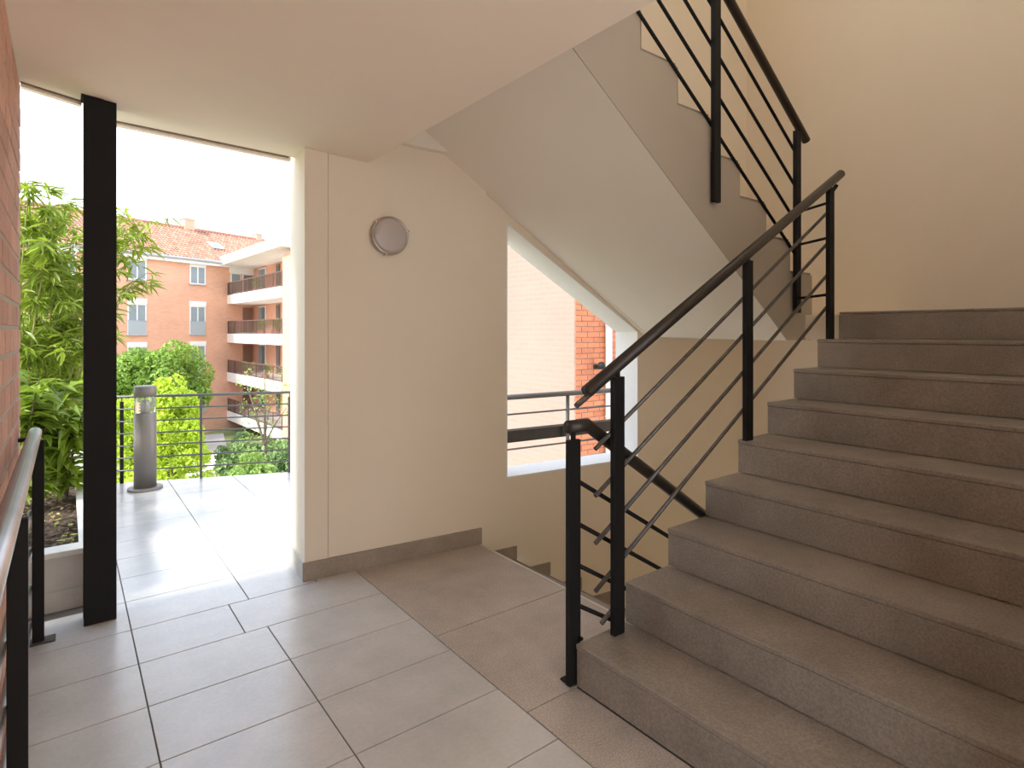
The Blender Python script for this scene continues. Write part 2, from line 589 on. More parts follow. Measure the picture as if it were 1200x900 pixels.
# drip lips along the outer ceiling edge
bm = bmesh.new()
prism(bm, [(-0.171, 3.545, cz(-.171) - .018), (0.06, 3.59, cz(.06) - .018), (0.06, 3.63, cz(.06) - .018), (-0.171, 3.585, cz(-.171) - .018)], (0, 0, 0.10))
prism(bm, [(0.20, 3.775, cz(.2) - .018), (1.075, 3.60, cz(1.075) - .018), (1.075, 3.64, cz(1.075) - .018), (0.20, 3.815, cz(.2) - .018)], (0, 0, 0.10))
struct('trim_3', bm, M['ceil'])
bm = bmesh.new()
prism(bm, [(-0.171, 3.530, cz(-.171) - .006), (0.06, 3.575, cz(.06) - .006), (0.06, 3.592, cz(.06) - .006), (-0.171, 3.547, cz(-.171) - .006)], (0, 0, 0.05))
prism(bm, [(0.20, 3.758, cz(.2) - .006), (1.06, 3.586, cz(1.06) - .006), (1.06, 3.604, cz(1.06) - .006), (0.20, 3.776, cz(.2) - .006)], (0, 0, 0.05))
struct('trim_4', bm, M['gapshade'])  # dark strip stands for the shadow gap at the drip lip

# baseboards
bm = bmesh.new()
wprism(bm, [(-0.012, 0.0), (1.14, 0.0), (1.14, 0.105), (-0.012, 0.105)], -0.012, 0.004)
struct('baseboard_back', bm, M['skirt'])
bm = bmesh.new()
prism(bm, [wp(-0.012, 0.0, 0), wp(0.0, 0.0, 0), wp(0.0, 0.42, 0), wp(-0.012, 0.42, 0)], (0, 0, 0.105))
struct('baseboard_left', bm, M['cope'])

# ------------------------------------------------------------------ up flight of nine risers
RZ, TR, X1, YE, YW = 0.172, 0.29, 1.621, 1.69, 0.292
st = thing('staircase', 'grey-brown tiled flight of stairs climbing to the right from the landing floor', 'staircase', (X1, YE, 0))
I3 = Matrix.Translation((-X1, -YE, 0))


def part(name, bm, m, parent, off, smooth=False):
    bmesh.ops.translate(bm, verts=bm.verts[:], vec=Vector(off))
    return obj(name, bm, m, parent, smooth)


off = (-X1, -YE, 0)
pts = [(X1 + 0.021, 0)]
for k in range(9):
    pts += [(X1 + 0.021 + TR * k, RZ * (k + 1) - 0.021), (X1 + 0.021 + TR * (k + 1), RZ * (k + 1) - 0.021)]
pts = pts[:-1] + [(3.955, RZ * 9 - 0.021), (3.955, 1.2), (1.98, 0.0)]
bm = prism(bmesh.new(), [(x, YE - 0.004, z) for x, z in pts] , (0, YW - YE + 0.004, 0))
# triangulate the soffit side: the body reaches down to the floor at the foot
part('stair_body', bm, M['paint'], st, off)
for k in range(9):
    xk = X1 + TR * k
    z0, z1 = RZ * k, RZ * (k + 1)
    part('riser', B(xk, xk + 0.02, YW, YE, z0 + 0.003, z1 - 0.0215, bev=0.001), M['step'], st, off)
    if k < 8:
        part('tread', B(xk - 0.003, xk + TR - 0.0005, YW, YE + 0.002, z1 - 0.020, z1, bev=0.0022), M['step'], st, off)
# landing the flight reaches, with its own floor tiles
land = struct('floor_landing', B(3.96, 5.0, YW, 3.12, 1.37, RZ * 9 - 0.014), M['paint'])
for a, b in ((YW, 0.99), (0.99, 1.69)):
    obj('tile', B(3.939, 4.52, a + 0.002, b - 0.002, RZ * 9 - 0.013, RZ * 9, bev=0.002), M['step'], land)
    obj('tile', B(4.524, 4.99, a + 0.002, b - 0.002, RZ * 9 - 0.013, RZ * 9, bev=0.002), M['step'], land)

# ------------------------------------------------------------------ down flight
DX, DT = 2.20, 0.285
sd = thing('staircase', 'flight of stairs going down beyond the pale floor edge under the slanted window', 'staircase', (DX, 1.75, -1.56))
off = (-DX, -1.75, 1.56)


def ywall(x):
    return 3.35 - 0.109 * (x - 1.0774) + 0.03


pts = [(DX + 0.02, -0.012)]
for k in range(1, 9):
    pts += [(DX + 0.02 + DT * (k - 1), -RZ * k - 0.02), (DX + 0.02 + DT * k, -RZ * k - 0.02)]
pts += [(DX + DT * 8, -1.56), (DX + 0.02, -1.56)]
bm = prism(bmesh.new(), [(x, 1.75, z) for x, z in pts], (0, 1.19, 0))
part('stair_body', bm, M['paint'], sd, off)
for k in range(1, 9):
    xa = DX + DT * (k - 1)
    part('tread', B(xa + 0.021, xa + DT + 0.012, 1.75, ywall(xa + DT) - 0.004, -RZ * k - 0.02, -RZ * k, bev=0.002), M['step'], sd, off)
    part('riser', B(xa, xa + 0.018, 1.75, ywall(xa + DT) - 0.004, -RZ * k + 0.002, -RZ * (k - 1) - 0.022), M['step'], sd, off)
    a, b = xa + 0.02, xa + DT + 0.02
    t = bmesh.new()
    prism(t, [(a, ywall(a) - 0.012, -RZ * k), (b, ywall(b) - 0.012, -RZ * k), (b, ywall(b) - 0.001, -RZ * k), (a, ywall(a) - 0.001, -RZ * k)], (0, 0, 0.092))
    part('skirting', t, M['skirt'], sd, off)

# ------------------------------------------------------------------ upper flight (seen from below)
YU, UT, UR = 1.92, 0.297, 0.2045
XU, ZU = 4.054, 1.8056
su = thing('staircase', 'upper flight with a white sloping underside crossing above the window', 'staircase', (XU, YU, 1.548))
off = (-XU, -YU, -1.548)
prof = [(XU, 1.55)]
for k in range(8):
    prof += [(XU - UT * k, ZU + UR * k), (XU - UT * (k + 1), ZU + UR * k)]
xe = XU - UT * 8
inner = prof + [(xe, 2.795), (3.725, 1.365), (XU, 1.365)]
outer_z = lambda x, z: z
bm = bmesh.new()
a = [bm.verts.new((x, YU, z)) for x, z in inner]
b = []
for i, (x, z) in enumerate(inner):
    if i == len(inner) - 3:
        z = 2.365 - 0.665 * ((xe - 1.0774) / 0.994 - 1.18)
    if i == len(inner) - 2:
        z = 1.385
    b.append(bm.verts.new((x, ywall(x) - 0.002, z)))
bm.faces.new(a)
bm.faces.new(b[::-1])
n = len(a)
for i in range(n):
    j = (i + 1) % n
    bm.faces.new([a[i], a[j], b[j], b[i]])
bmesh.ops.triangulate(bm, faces=[f for f in bm.faces if len(f.verts) > 4])
part('stair_body', bm, M['soffit'], su, off)
# stringer face, darker and browner than the underside, flush on the body
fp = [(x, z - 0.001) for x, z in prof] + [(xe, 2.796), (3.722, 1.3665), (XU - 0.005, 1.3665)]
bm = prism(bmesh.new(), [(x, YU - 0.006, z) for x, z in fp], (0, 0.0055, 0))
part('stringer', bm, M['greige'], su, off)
for k in range(8):
    xa = XU - UT * (k + 1)
    part('tread', B(xa, xa + UT, YU + 0.003, ywall(xa + UT) - 0.02, ZU + UR * k + 0.0005, ZU + UR * k + 0.018, bev=0.002), M['step'], su, off)
    if k < 7:
        part('riser', B(xa - 0.0005, xa + 0.018, YU + 0.003, ywall(xa + UT) - 0.02, ZU + UR * k + 0.019, ZU + UR * (k + 1) - 0.001), M['step'], su, off)
struct('floor_upper', B(1.44, xe, 1.92, 3.30, 2.80, ZU + UR * 7), M['ceil'])

# ------------------------------------------------------------------ railings of the stairs
PW, PD = 0.062, 0.026


def post(bm, x, y, z0, z1, neck=True, w=PW, d=PD):
    box(bm, x - w / 2, x + w / 2, y - d / 2, y + d / 2, z0, z1, bev=0.002)
    return bm


def neck(x, y, z0, z1):
    return tube(bmesh.new(), [(x, y, z0), (x, y, z1)], 0.011, 10)


# up flight
YR = 1.645
o0 = (1.81, YR, 0.172)
off = tuple(-v for v in o0)
ru = thing('stair_railing', 'black steel railing with four sloping bars along the open edge of the near stairs', 'railing', o0)
hz = lambda x: 1.155 + 0.5515 * (x - 1.58)      # handrail axis height
for x, z0, z1 in ((1.81, 0.172, 1.235), (2.795, 0.86, 1.79), (3.716, 1.376, 2.305)):
    part('post', post(bmesh.new(), x, YR, z0, z1), M['black'], ru, off)
    part('neck', neck(x, YR, z1 - 0.005, hz(x) - 0.012), M['black'], ru, off)
part('handrail', tube(bmesh.new(), [(1.63, YR, hz(1.63)), (3.86, YR, hz(3.86))], 0.0265, 20), M['bronze'], ru, off, True)
part('handrail_bracket', tube(bmesh.new(), [(1.575, YR, hz(1.575) - 0.02), (1.72, YR, hz(1.72) - 0.02)], 0.012, 10), M['bar'], ru, off)
part('handrail_bracket', tube(bmesh.new(), [(3.74, YR, hz(3.716) - 0.05), (3.80, YR, hz(3.78) - 0.04)], 0.012, 8), M['black'], ru, off)
YB = YR + PD / 2 + 0.007
for zb in (0.946, 0.755, 0.563, 0.369):
    part('bar', tube(bmesh.new(), [(1.70, YB, zb), (3.74, YB, zb + 0.598 * 2.04)], 0.0095, 10), M['bar'], ru, off, True)
part('bar', tube(bmesh.new(), [(1.735, YB, 0.228), (1.83, YB, 0.285)], 0.0095, 10), M['bar'], ru, off)

# down flight
o0 = (1.625, 1.715, 0)
off = tuple(-v for v in o0)
YD = 1.715
rd = thing('stair_railing', 'black railing starting at the post on the floor and sloping down behind the stairs', 'railing', o0)
part('post', post(bmesh.new(), 1.625, YD, 0.0, 0.985), M['black'], rd, off)
part('neck', neck(1.625, YD, 0.98, 1.02), M['black'], rd, off)
dz = lambda x, z0: z0 - 0.652 * (x - 1.70)
part('handrail', tube(bmesh.new(), [(1.595, YD, 1.038), (1.70, YD, 1.038), (2.95, YD, dz(2.95, 1.038))], 0.0265, 20), M['bronze'], rd, off, True)
for zb in (0.83, 0.655, 0.485, 0.32):
    part('bar', tube(bmesh.new(), [(1.63, YD + 0.017, zb), (2.9, YD + 0.017, zb - 0.60 * 1.27)], 0.0095, 10), M['black'], rd, off, True)
part('post', post(bmesh.new(), 2.78, YD, -0.55, 0.3), M['black'], rd, off)
part('post_foot', B(1.60, 1.65, YD + 0.01, YD + 0.05, 0.0, 0.008), M['black'], rd, off)
part('fixing_pin', tube(bmesh.new(), [(1.645, YD - 0.03, 0.185), (1.645, YD + 0.012, 0.185)], 0.008, 8), M['black'], rd, off)

# upper flight
YP = 1.89
o0 = (3.80, YP, 1.548)
off = tuple(-v for v in o0)
rp = thing('stair_railing', 'black railing with long posts fixed to the side of the upper flight', 'railing', o0)
kx = YP / 1.84
uz = lambda x, z0: z0 + 0.688 * (3.90 - x)
# axis heights measured on the plane of the railing
HR = 2.715
for x, z0 in ((3.80, 1.545), (2.885, 2.145), (1.95, 2.83)):
    part('post', post(bmesh.new(), x, YP, z0, uz(x, HR) - 0.05), M['black'], rp, off)
    part('neck', neck(x, YP, uz(x, HR) - 0.055, uz(x, HR) - 0.012), M['black'], rp, off)
part('handrail', tube(bmesh.new(), [(3.925, YP, uz(3.925, HR)), (1.6, YP, uz(1.6, HR))], 0.0265, 20), M['bronze'], rp, off, True)
for zb in (2.545, 2.32, 2.09, 1.87):
    part('bar', tube(bmesh.new(), [(3.87, YP + 0.018, uz(3.87, zb)), (1.6, YP + 0.018, uz(1.6, zb))], 0.0095, 10), M['black'], rp, off, True)
for zb, m in ((2.205, 'black'), (1.99, 'black'), (1.64, 'paint')):
    part('link_bar', tube(bmesh.new(), [(3.80, YP - 0.012, zb), (3.72, YR + 0.01, zb + 0.01)], 0.0085, 8), M['black'], rp, off, True)

# ------------------------------------------------------------------ guard rail by the brick wall
XL = -0.115
o0 = (XL, 3.45, 0)
off = (0.115, -3.45, 0)
gl = thing('guard_rail', 'rail with a bright tubular handrail along the brick wall at left edge', 'railing', o0)
part('handrail', tube(bmesh.new(), [(XL, -0.2, 0.955), (XL, 3.47, 0.955)], 0.0255, 20), M['galv'], gl, off, True)
for y in (3.43, 2.02, 0.6):
    part('post', B(XL - 0.010, XL + 0.034, y - 0.012, y + 0.012, 0.0, 0.925, bev=0.002), M['black'], gl, off)
    part('base_plate', B(XL - 0.03, XL + 0.075, y - 0.035, y + 0.035, 0.0, 0.008, bev=0.002), M['bar'], gl, off)
    part('neck', neck(XL + 0.005, y, 0.92, 0.945), M['black'], gl, off)
for zb in (0.77, 0.60, 0.43, 0.26, 0.09):
    part('bar', tube(bmesh.new(), [(XL - 0.018, -0.2, zb), (XL - 0.018, 3.44, zb)], 0.009, 10), M['galv'], gl, off, True)
part('wall_bracket', tube(bmesh.new(), [(XL, 3.40, 0.94), (-0.172, 3.40, 0.935)], 0.009, 10), M['black'], gl, off)

# ------------------------------------------------------------------ black pillar
pl = thing('pillar', 'tall black steel pillar standing at the open edge of the landing', 'pillar', (0.13, 3.53, 0))
off = (-0.13, -3.53, 0)
bm = bmesh.new()
box(bm, 0.065, 0.197, 3.475, 3.485, 0.0, 2.562, bev=0.002)
box(bm, 0.065, 0.197, 3.575, 3.585, 0.0, 2.562, bev=0.002)
box(bm, 0.080, 0.182, 3.485, 3.575, 0.0, 2.562)
part('shaft', bm, M['black'], pl, off)
part('cap_plate', B(0.055, 0.207, 3.468, 3.592, 2.556, 2.568, bev=0.002), M['black'], pl, off)

# ------------------------------------------------------------------ round wall lamp
lx, ly, lz = 1.5685, 3.3005, 2.007
lampmt = Matrix(((U[0], 0, U[1], 0), (U[1], 0, -U[0], 0), (0, 1, 0, 0), (0, 0, 0, 1)))
lampmt = Matrix(((U[0], 0, U[1], 0), (U[1], 0, -U[0], 0), (0, 1, 0, 0), (0, 0, 0, 1)))
wlamp = thing('wall_lamp', 'round frosted bulkhead lamp, switched off, on the cream wall', 'lamp', (lx, ly, lz))
obj('backplate', lathe(bmesh.new(), [(0, 0), (0.112, 0), (0.118, 0.006), (0.118, 0.022), (0.106, 0.026), (0, 0.026)], 40, lampmt), M['chrome'], wlamp, True)
obj('trim_ring', lathe(bmesh.new(), [(0.106, 0.024), (0.116, 0.024), (0.119, 0.034), (0.114, 0.046), (0.105, 0.049), (0.104, 0.03)], 40, lampmt), M['chrome'], wlamp, True)
obj('diffuser', lathe(bmesh.new(), [(0.106, 0.03), (0.1055, 0.047), (0.09, 0.054), (0.055, 0.06), (0, 0.062)], 40, lampmt), M['lens'], wlamp, True)
for a in (0.3, 2.4, 4.5):
    obj('clip', lathe(bmesh.new(), [(0, 0.0), (0.007, 0.0), (0.007, 0.05), (0, 0.052)], 8, lampmt @ Matrix.Translation((0.117 * math.cos(a), 0.117 * math.sin(a), 0))), M['chrome'], wlamp)

# ------------------------------------------------------------------ terrace railing
ta, tb = Vector((0.40, 6.56, 0)), Vector((1.80, 6.03, 0))
td = (tb - ta).normalized()
tr = thing('terrace_railing', 'thin grey railing with seven horizontal lines at the far terrace edge', 'railing', ta)
L = (tb - ta).length
hgt = 0.81
for s in (0.012, L * 0.455, L - 0.012):
    p = td * s
    w = 0.030 if s < 0.1 or s > L - 0.1 else 0.02
    t = frame_box(bmesh.new(), (p.x, p.y), (td.x, td.y), -w / 2, w / 2, -0.006, 0.006, 0.0, hgt - 0.045, bev=0.001)
    obj('post', t, M['grey'] if s > 0.1 else M['black'], tr)
    obj('neck', tube(bmesh.new(), [(p.x, p.y, hgt - 0.05), (p.x, p.y, hgt - 0.01)], 0.006, 8), M['grey'], tr)
back = Vector((-0.16, 0.42, 0))
obj('top_rail', tube(bmesh.new(), [back + Vector((0, 0, hgt)), Vector((0, 0, hgt)), td * (L + 0.05) + Vector((0, 0, hgt))], 0.013, 12), M['grey'], tr, True)
for i in range(6):
    z = hgt - 0.115 * (i + 1)
    n = Vector((-td.y, td.x, 0)) * -0.011
    obj('bar', tube(bmesh.new(), [back + n + Vector((0, 0, z)), n + Vector((0, 0, z)), td * L + n + Vector((0, 0, z))], 0.0075, 8), M['grey'], tr, True)

# ------------------------------------------------------------------ bollard lamp
bl = thing('bollard_lamp', 'brushed metal bollard lamp with clear band near its top on the terrace', 'lamp', (0.565, 6.19, 0))
obj('base_flange', lathe(bmesh.new(), [(0, 0), (0.138, 0), (0.138, 0.018), (0.13, 0.024), (0, 0.024)], 36), M['alu'], bl)
obj('column', lathe(bmesh.new(), [(0, 0.024), (0.089, 0.024), (0.089, 0.69), (0.08, 0.694), (0, 0.694)], 36), M['alu'], bl, True)
obj('lens', lathe(bmesh.new(), [(0.078, 0.69), (0.084, 0.694), (0.084, 0.84), (0.078, 0.842)], 36), M['glass'], bl, True)
obj('lamp_core', lathe(bmesh.new(), [(0, 0.69), (0.03, 0.69), (0.03, 0.78), (0.022, 0.80), (0, 0.80)], 16), M['lens'], bl, True)
for a in range(3):
    an = a * 2.1 + 0.4
    obj('strut', tube(bmesh.new(), [(0.072 * math.cos(an), 0.072 * math.sin(an), 0.69), (0.072 * math.cos(an), 0.072 * math.sin(an), 0.845)], 0.006, 6), M['alu'], bl)
obj('cap', lathe(bmesh.new(), [(0, 0.838), (0.089, 0.838), (0.089, 0.925), (0.082, 0.934), (0, 0.936)], 36), M['alu'], bl, True)

# ------------------------------------------------------------------ planter, soil, mulch
pn = thing('planter', 'low concrete planter bed behind the black pillar holding bamboo', 'planter', (-0.45, 3.76, 0))
off = (0.45, -3.76, 0)
bm = bmesh.new()
box(bm, -1.3, 0.145, 3.76, 3.86, -0.25, 0.27)
box(bm, 0.06, 0.145, 3.86, 7.2, -0.25, 0.27)
box(bm, -0.53, -0.45, 3.545, 3.76, -0.25, 0.27)  # planter corner out of view, added to carry a shading shrub
box(bm, -1.3, -0.53, 3.545, 3.58, -0.25, 0.27)
box(bm, -1.3, -0.53, 3.58, 3.76, -0.25, 0.24)
box(bm, -1.3, -1.2, 3.86, 7.2, -0.25, 0.27)
box(bm, -1.2, 0.06, 7.1, 7.2, -0.25, 0.27)
part('wall', bm, M['concrete'], pn, off)
bm = bmesh.new()
box(bm, -1.3, 0.15, 3.752, 3.868, 0.27, 0.30, bev=0.003)
box(bm, 0.052, 0.15, 3.868, 7.2, 0.27, 0.30, bev=0.003)
part('coping', bm, M['cope'], pn, off)
part('plinth', B(-1.3, 0.15, 3.748, 3.76, 0.0, 0.10), M['concrete'], pn, off)
bm = bmesh.new()
N = 28
gv = [[bm.verts.new((-1.2 + 1.26 * i / N, 3.86 + 3.24 * j / N, 0.235 + R.uniform(-0.015, 0.02))) for j in range(N + 1)] for i in range(N + 1)]
for i in range(N):
    for j in range(N):
        bm.faces.new([gv[i][j], gv[i + 1][j], gv[i + 1][j + 1], gv[i][j + 1]])
soil = part('soil', bm, M['soil'], pn, off, True)


def scatter_litter(name, m, n, size):
    bm = bmesh.new()
    for i in range(n):
        x, y = R.uniform(-0.9, 0.05), 3.88 + (R.random() ** 1.6) * 2.6
        a, s = R.uniform(0, 6.28), size * R.uniform(0.5, 1.3)
        z = 0.256 + R.uniform(0, 0.012)
        ux, uy = math.cos(a) * s, math.sin(a) * s
        w = R.uniform(0.2, 0.35)
        t1, t2 = R.uniform(-0.012, 0.012), R.uniform(-0.01, 0.014)
        v = [bm.verts.new(p) for p in ((x - ux, y - uy, z + t1), (x + uy * w, y - ux * w, z), (x + ux, y + uy, z + t2), (x - uy * w, y + ux * w, z + 0.006))]
        bm.faces.new(v)
    o = part(name, bm, m, pn, off)
    o['kind'] = 'stuff'


scatter_litter('mulch', M['litter'], 1800, 0.03)
scatter_litter('fallen_leaves', M['fallen'], 260, 0.035)


# ------------------------------------------------------------------ leaves
def leaf_verts(l, w, droop=0.25, fold=0.18):
    return [(0, 0, 0), (-w / 2, l * 0.35, fold * w), (w / 2, l * 0.35, fold * w), (0, l * 0.4, -droop * l * 0.12),
            (-w * 0.35, l * 0.7, fold * w - droop * l * 0.28), (w * 0.35, l * 0.7, fold * w - droop * l * 0.28), (0, l * 0.72, -droop * l * 0.35), (0, l, -droop * l * 0.75)]


LEAF_F = [(0, 3, 1), (0, 2, 3), (1, 3, 6, 4), (3, 2, 5, 6), (4, 6, 7), (6, 5, 7)]


def leaf_mesh(l, w, m, droop=0.25):
    me = bpy.data.meshes.new('leaf')
    me.from_pydata(leaf_verts(l, w, droop), [], LEAF_F)
    me.materials.append(m)
    return me


def orient(d, roll=0.0):
    """matrix whose y axis is d"""
    d = Vector(d).normalized()
    up = Vector((0, 0, 1)) if abs(d.z) < 0.97 else Vector((1, 0, 0))
    x = d.cross(up).normalized()
    z = x.cross(d)
    m = Matrix((x, d, z)).transposed().to_4x4()
    return m @ Matrix.Rotation(roll, 4, 'Y')


def bulk_leaves(name, mats, m, parent):
    """many leaves joined in one mesh"""
    base = np.array(leaf_verts(1, 0.2, 0.35))
    V, F = [], []
    for i, (mt, l, w) in enumerate(mats):
        a = np.array(mt)
        sc = base * np.array([l * w / 0.2, l, l])
        V.append(sc @ a[:3, :3].T + a[:3, 3])
        F += [tuple(v + 8 * i for v in f) for f in LEAF_F]
    me = bpy.data.meshes.new(name)
    me.from_pydata(np.concatenate(V).tolist(), [], F)
    me.materials.append(m)
    o = bpy.data.objects.new(name, me)
    COL.objects.link(o)
    o.parent = parent
    o['kind'] = 'stuff'
    return o


BL_ME = [leaf_mesh(0.13, 0.022, M['bamboo'], d) for d in (0.2, 0.45, 0.7)]


def bamboo(loc, label, culms, n_leaf, n_bulk, zlo=0.5):
    """culms: list of (dx, dy, height, lean x, lean y)"""
    root = thing('bamboo', label, 'bamboo', loc, None)
    spots = []
    for dx, dy, h, lx_, ly_ in culms:
        pts = []
        for i in range(9):
            t = i / 8
            pts.append(Vector((dx + lx_ * t ** 2.2, dy + ly_ * t ** 2.2, h * t - 0.18 * (abs(lx_) + abs(ly_)) * t ** 3)))
        obj('culm', tube(bmesh.new(), pts, 0.011, 8, 0.003), M['culm'], root, True)
        bmb = bmesh.new()
        for i in range(int(h * 9)):
            t = R.uniform(0.22, 1.0)
            k = min(7, int(t * 8))
            p = pts[k].lerp(pts[k + 1], t * 8 - k)
            a = R.uniform(0, 6.283)
            ln = R.uniform(0.12, 0.34) * (1.15 - 0.55 * t)
            d = Vector((math.cos(a), math.sin(a), R.uniform(0.2, 0.9))).normalized()
            q = p + d * ln
            tip = q + Vector((d.x, d.y, -0.3)) * 0.08
            tube(bmb, [p, q, tip], 0.0028, 5, 0.0012)
            for s in range(6):
                u = R.random()
                spots.append((p.lerp(q, u) if u < 0.6 else q.lerp(tip, R.random()), d))
        obj('twigs', bmb, M['culm'], root)['kind'] = 'stuff'
        for s in range(8):
            spots.append((pts[-1].lerp(pts[-2], R.random()), Vector((R.uniform(-1, 1), R.uniform(-1, 1), 0.6))))
    bulk = []
    spots = [s for s in spots if s[0].z + loc[2] > zlo]
    for i in range(n_leaf + n_bulk):
        p, d = spots[R.randrange(len(spots))]
        a = R.uniform(0, 6.283)
        dd = Vector((d.x * 0.7 + math.cos(a) * 0.8, d.y * 0.7 + math.sin(a) * 0.8, R.uniform(-0.75, 0.35)))
        mt = Matrix.Translation(p + Vector((R.uniform(-.02, .02), R.uniform(-.02, .02), R.uniform(-.02, .02)))) @ orient(dd, R.uniform(-0.6, 0.6))
        if i < n_leaf:
            o = bpy.data.objects.new('leaf', BL_ME[i % 3])
            COL.objects.link(o)
            o.parent = root
            s = R.uniform(0.75, 1.35)
            o.matrix_local = mt @ Matrix.Diagonal((s, s, s, 1))
        else:
            bulk.append((mt, R.uniform(0.09, 0.16), R.uniform(0.15, 0.19)))
    if bulk:
        bulk_leaves('foliage', bulk, M['bamboo'], root)
    return root


bamboo((-0.30, 5.60, 0.24), 'tallest bamboo clump against the brick wall, its tip high in the sky',
       [(0, 0, 2.28, 0.08, 0.0), (0.08, 0.12, 2.2, 0.12, 0.1), (-0.1, 0.1, 2.2, -0.1, 0.05), (0.05, -0.12, 1.9, 0.16, -0.05), (0.15, 0.05, 1.75, 0.1, 0.05)], 110, 2600)
bamboo((-0.12, 6.15, 0.24), 'bamboo clump showing just left of the black pillar',
       [(0, 0, 2.25, 0.05, 0.1), (0.08, 0.1, 2.1, 0.1, 0.1), (-0.06, 0.12, 2.15, -0.05, 0.1), (-0.12, -0.1, 2.0, 0.02, 0.0), (0.02, 0.2, 1.7, 0.05, 0.0)], 110, 2800)
bamboo((-0.05, 5.55, 0.24), 'bamboo arching out to the right of the black pillar over the terrace',
       [(0, 0, 2.15, 0.55, 0.05), (0.03, 0.12, 2.3, 0.42, 0.1), (0.02, 0.3, 1.8, 0.55, 0.1), (-0.02, 0.2, 2.05, 0.30, 0.2), (0.0, -0.1, 1.55, 0.42, 0.0)], 120, 900, 1.0)

BR_ME = [leaf_mesh(0.20, 0.062, M['broad'], d) for d in (0.3, 0.6, 0.9)]


def broad_shrub(loc, label, n, h, rad, nb):
    root = thing('leafy_shrub', label, 'shrub', loc)
    stems = []
    for i in range(7):
        a = R.uniform(0, 6.283)
        e = Vector((math.cos(a) * rad * R.uniform(0.3, 1), math.sin(a) * rad * R.uniform(0.3, 1), h * R.uniform(0.75, 1.0)))
        mid = Vector((e.x * 0.4, e.y * 0.4, e.z * 0.6))
        obj('stem', tube(bmesh.new(), [(0, 0, 0), mid, e], 0.008, 6, 0.004), M['bark'], root)
        stems.append((mid, e))
    bulk = []
    for i in range(n + nb):
        mid, e = stems[i % 7]
        t = R.random()
        p = Vector((0, 0, 0)).lerp(mid, R.uniform(0.25, 1)) if i % 3 == 0 else mid.lerp(e, t)
        a = R.uniform(0, 6.283)
        d = Vector((math.cos(a), math.sin(a), R.uniform(-0.3, 0.5)))
        mt = Matrix.Translation(p) @ orient(d, R.uniform(-0.4, 0.4))
        if i < n:
            o = bpy.data.objects.new('leaf', BR_ME[i % 3])
            COL.objects.link(o)
            o.parent = root
            s = R.uniform(0.6, 1.15)
            o.matrix_local = mt @ Matrix.Diagonal((s, s, s, 1))
        else:
            bulk.append((mt, R.uniform(0.12, 0.22), 0.3))
    bulk_leaves('foliage', bulk, M['broad'], root)
    return root


broad_shrub((-0.24, 4.95, 0.24), 'broad-leaved glossy shrub in front of the bamboo beside the brick wall', 120, 0.95, 0.28, 320)
broad_shrub((-0.62, 4.15, 0.24), 'unseen broad-leaved shrub added behind the end of the brick wall to shade the floor', 60, 0.80, 0.3, 300)  # added out of view to shade the floor near the pillar
broad_shrub((-0.85, 3.70, 0.24), 'unseen broad-leaved shrub added in the planter corner at the brick wall for shade', 40, 1.0, 0.28, 320)  # added out of view to keep sun off the strip before the planter
broad_shrub((0.0, 5.15, 0.24), 'smaller broad-leaved shrub tucked left of the black pillar foot', 80, 0.66, 0.22, 220)

# ------------------------------------------------------------------ garden below
GZ = -5.6
struct('ground', B(-40, 60, 7.3, 90, GZ - 0.3, GZ), M['ground'])
bm = bmesh.new()
pth = [(2.2, 16), (4.0, 16), (5.6, 26), (7.0, 34), (8.6, 44), (6.0, 44), (4.3, 34), (3.3, 26)]
slab(bm, pth, GZ, GZ + 0.03)
struct('garden_path', bm, M['path'])


def canopy_leaves(blobs, n, size, seed, taper=None):
    """leaf cards on lumpy blobs: list of (centre, radius)"""
    rg = np.random.default_rng(seed)
    V, F = [], []
    tot = sum(r * r for c, r in blobs)
    k = 0
    for c, r in blobs:
        m = max(20, int(n * r * r / tot))
        d = rg.normal(size=(m, 3))
        d /= np.linalg.norm(d, axis=1, keepdims=True)
        rr = r * (0.72 + 0.33 * rg.random((m, 1)) ** 0.6)
        p = np.array(c) + d * rr
        t = d + rg.normal(scale=0.7, size=(m, 3))
        t /= np.linalg.norm(t, axis=1, keepdims=True)
        a = np.cross(t, rg.normal(size=(m, 3)))
        a /= np.linalg.norm(a, axis=1, keepdims=True)
        b = np.cross(t, a)
        s = size * (0.6 + 0.8 * rg.random((m, 1)))
        q = np.stack([p - a * s, p + b * s * 0.5 + t * s * 0.15, p + a * s, p - b * s * 0.5 + t * s * 0.15], axis=1)
        V.append(q.reshape(-1, 3))
        F += [(k + 4 * i, k + 4 * i + 1, k + 4 * i + 2, k + 4 * i + 3) for i in range(m)]
        k += 4 * m
    return np.concatenate(V).tolist(), F


def tree(name, label, cat, loc, blobs, n, size, m, trunk=None, seed=1):
    root = thing(name, label, cat, loc)
    V, F = canopy_leaves(blobs, n, size, seed)
    me = bpy.data.meshes.new('foliage')
    me.from_pydata(V, [], F)
    me.materials.append(m)
    o = bpy.data.objects.new('foliage', me)
    COL.objects.link(o)
    o.parent = root
    o['kind'] = 'stuff'
    if trunk:
        obj('trunk', tube(bmesh.new(), [(0, 0, 0), (0.05, 0.03, trunk * 0.5), (0, 0, trunk)], (0.05 + trunk * 0.018) * (0.4 if name == 'slender_tree' else 1), 10, 0.02), M['bark'], root, True)
        bmb = bmesh.new()
        for c, r in blobs[:8]:
            tube(bmb, [(0, 0, trunk * 0.5), (c[0] * 0.5, c[1] * 0.5, (c[2] + trunk * 0.5) / 2 + 0.1), c], 0.04, 6, 0.012)
        obj('branches', bmb, M['bark'], root)['kind'] = 'stuff'
    return root


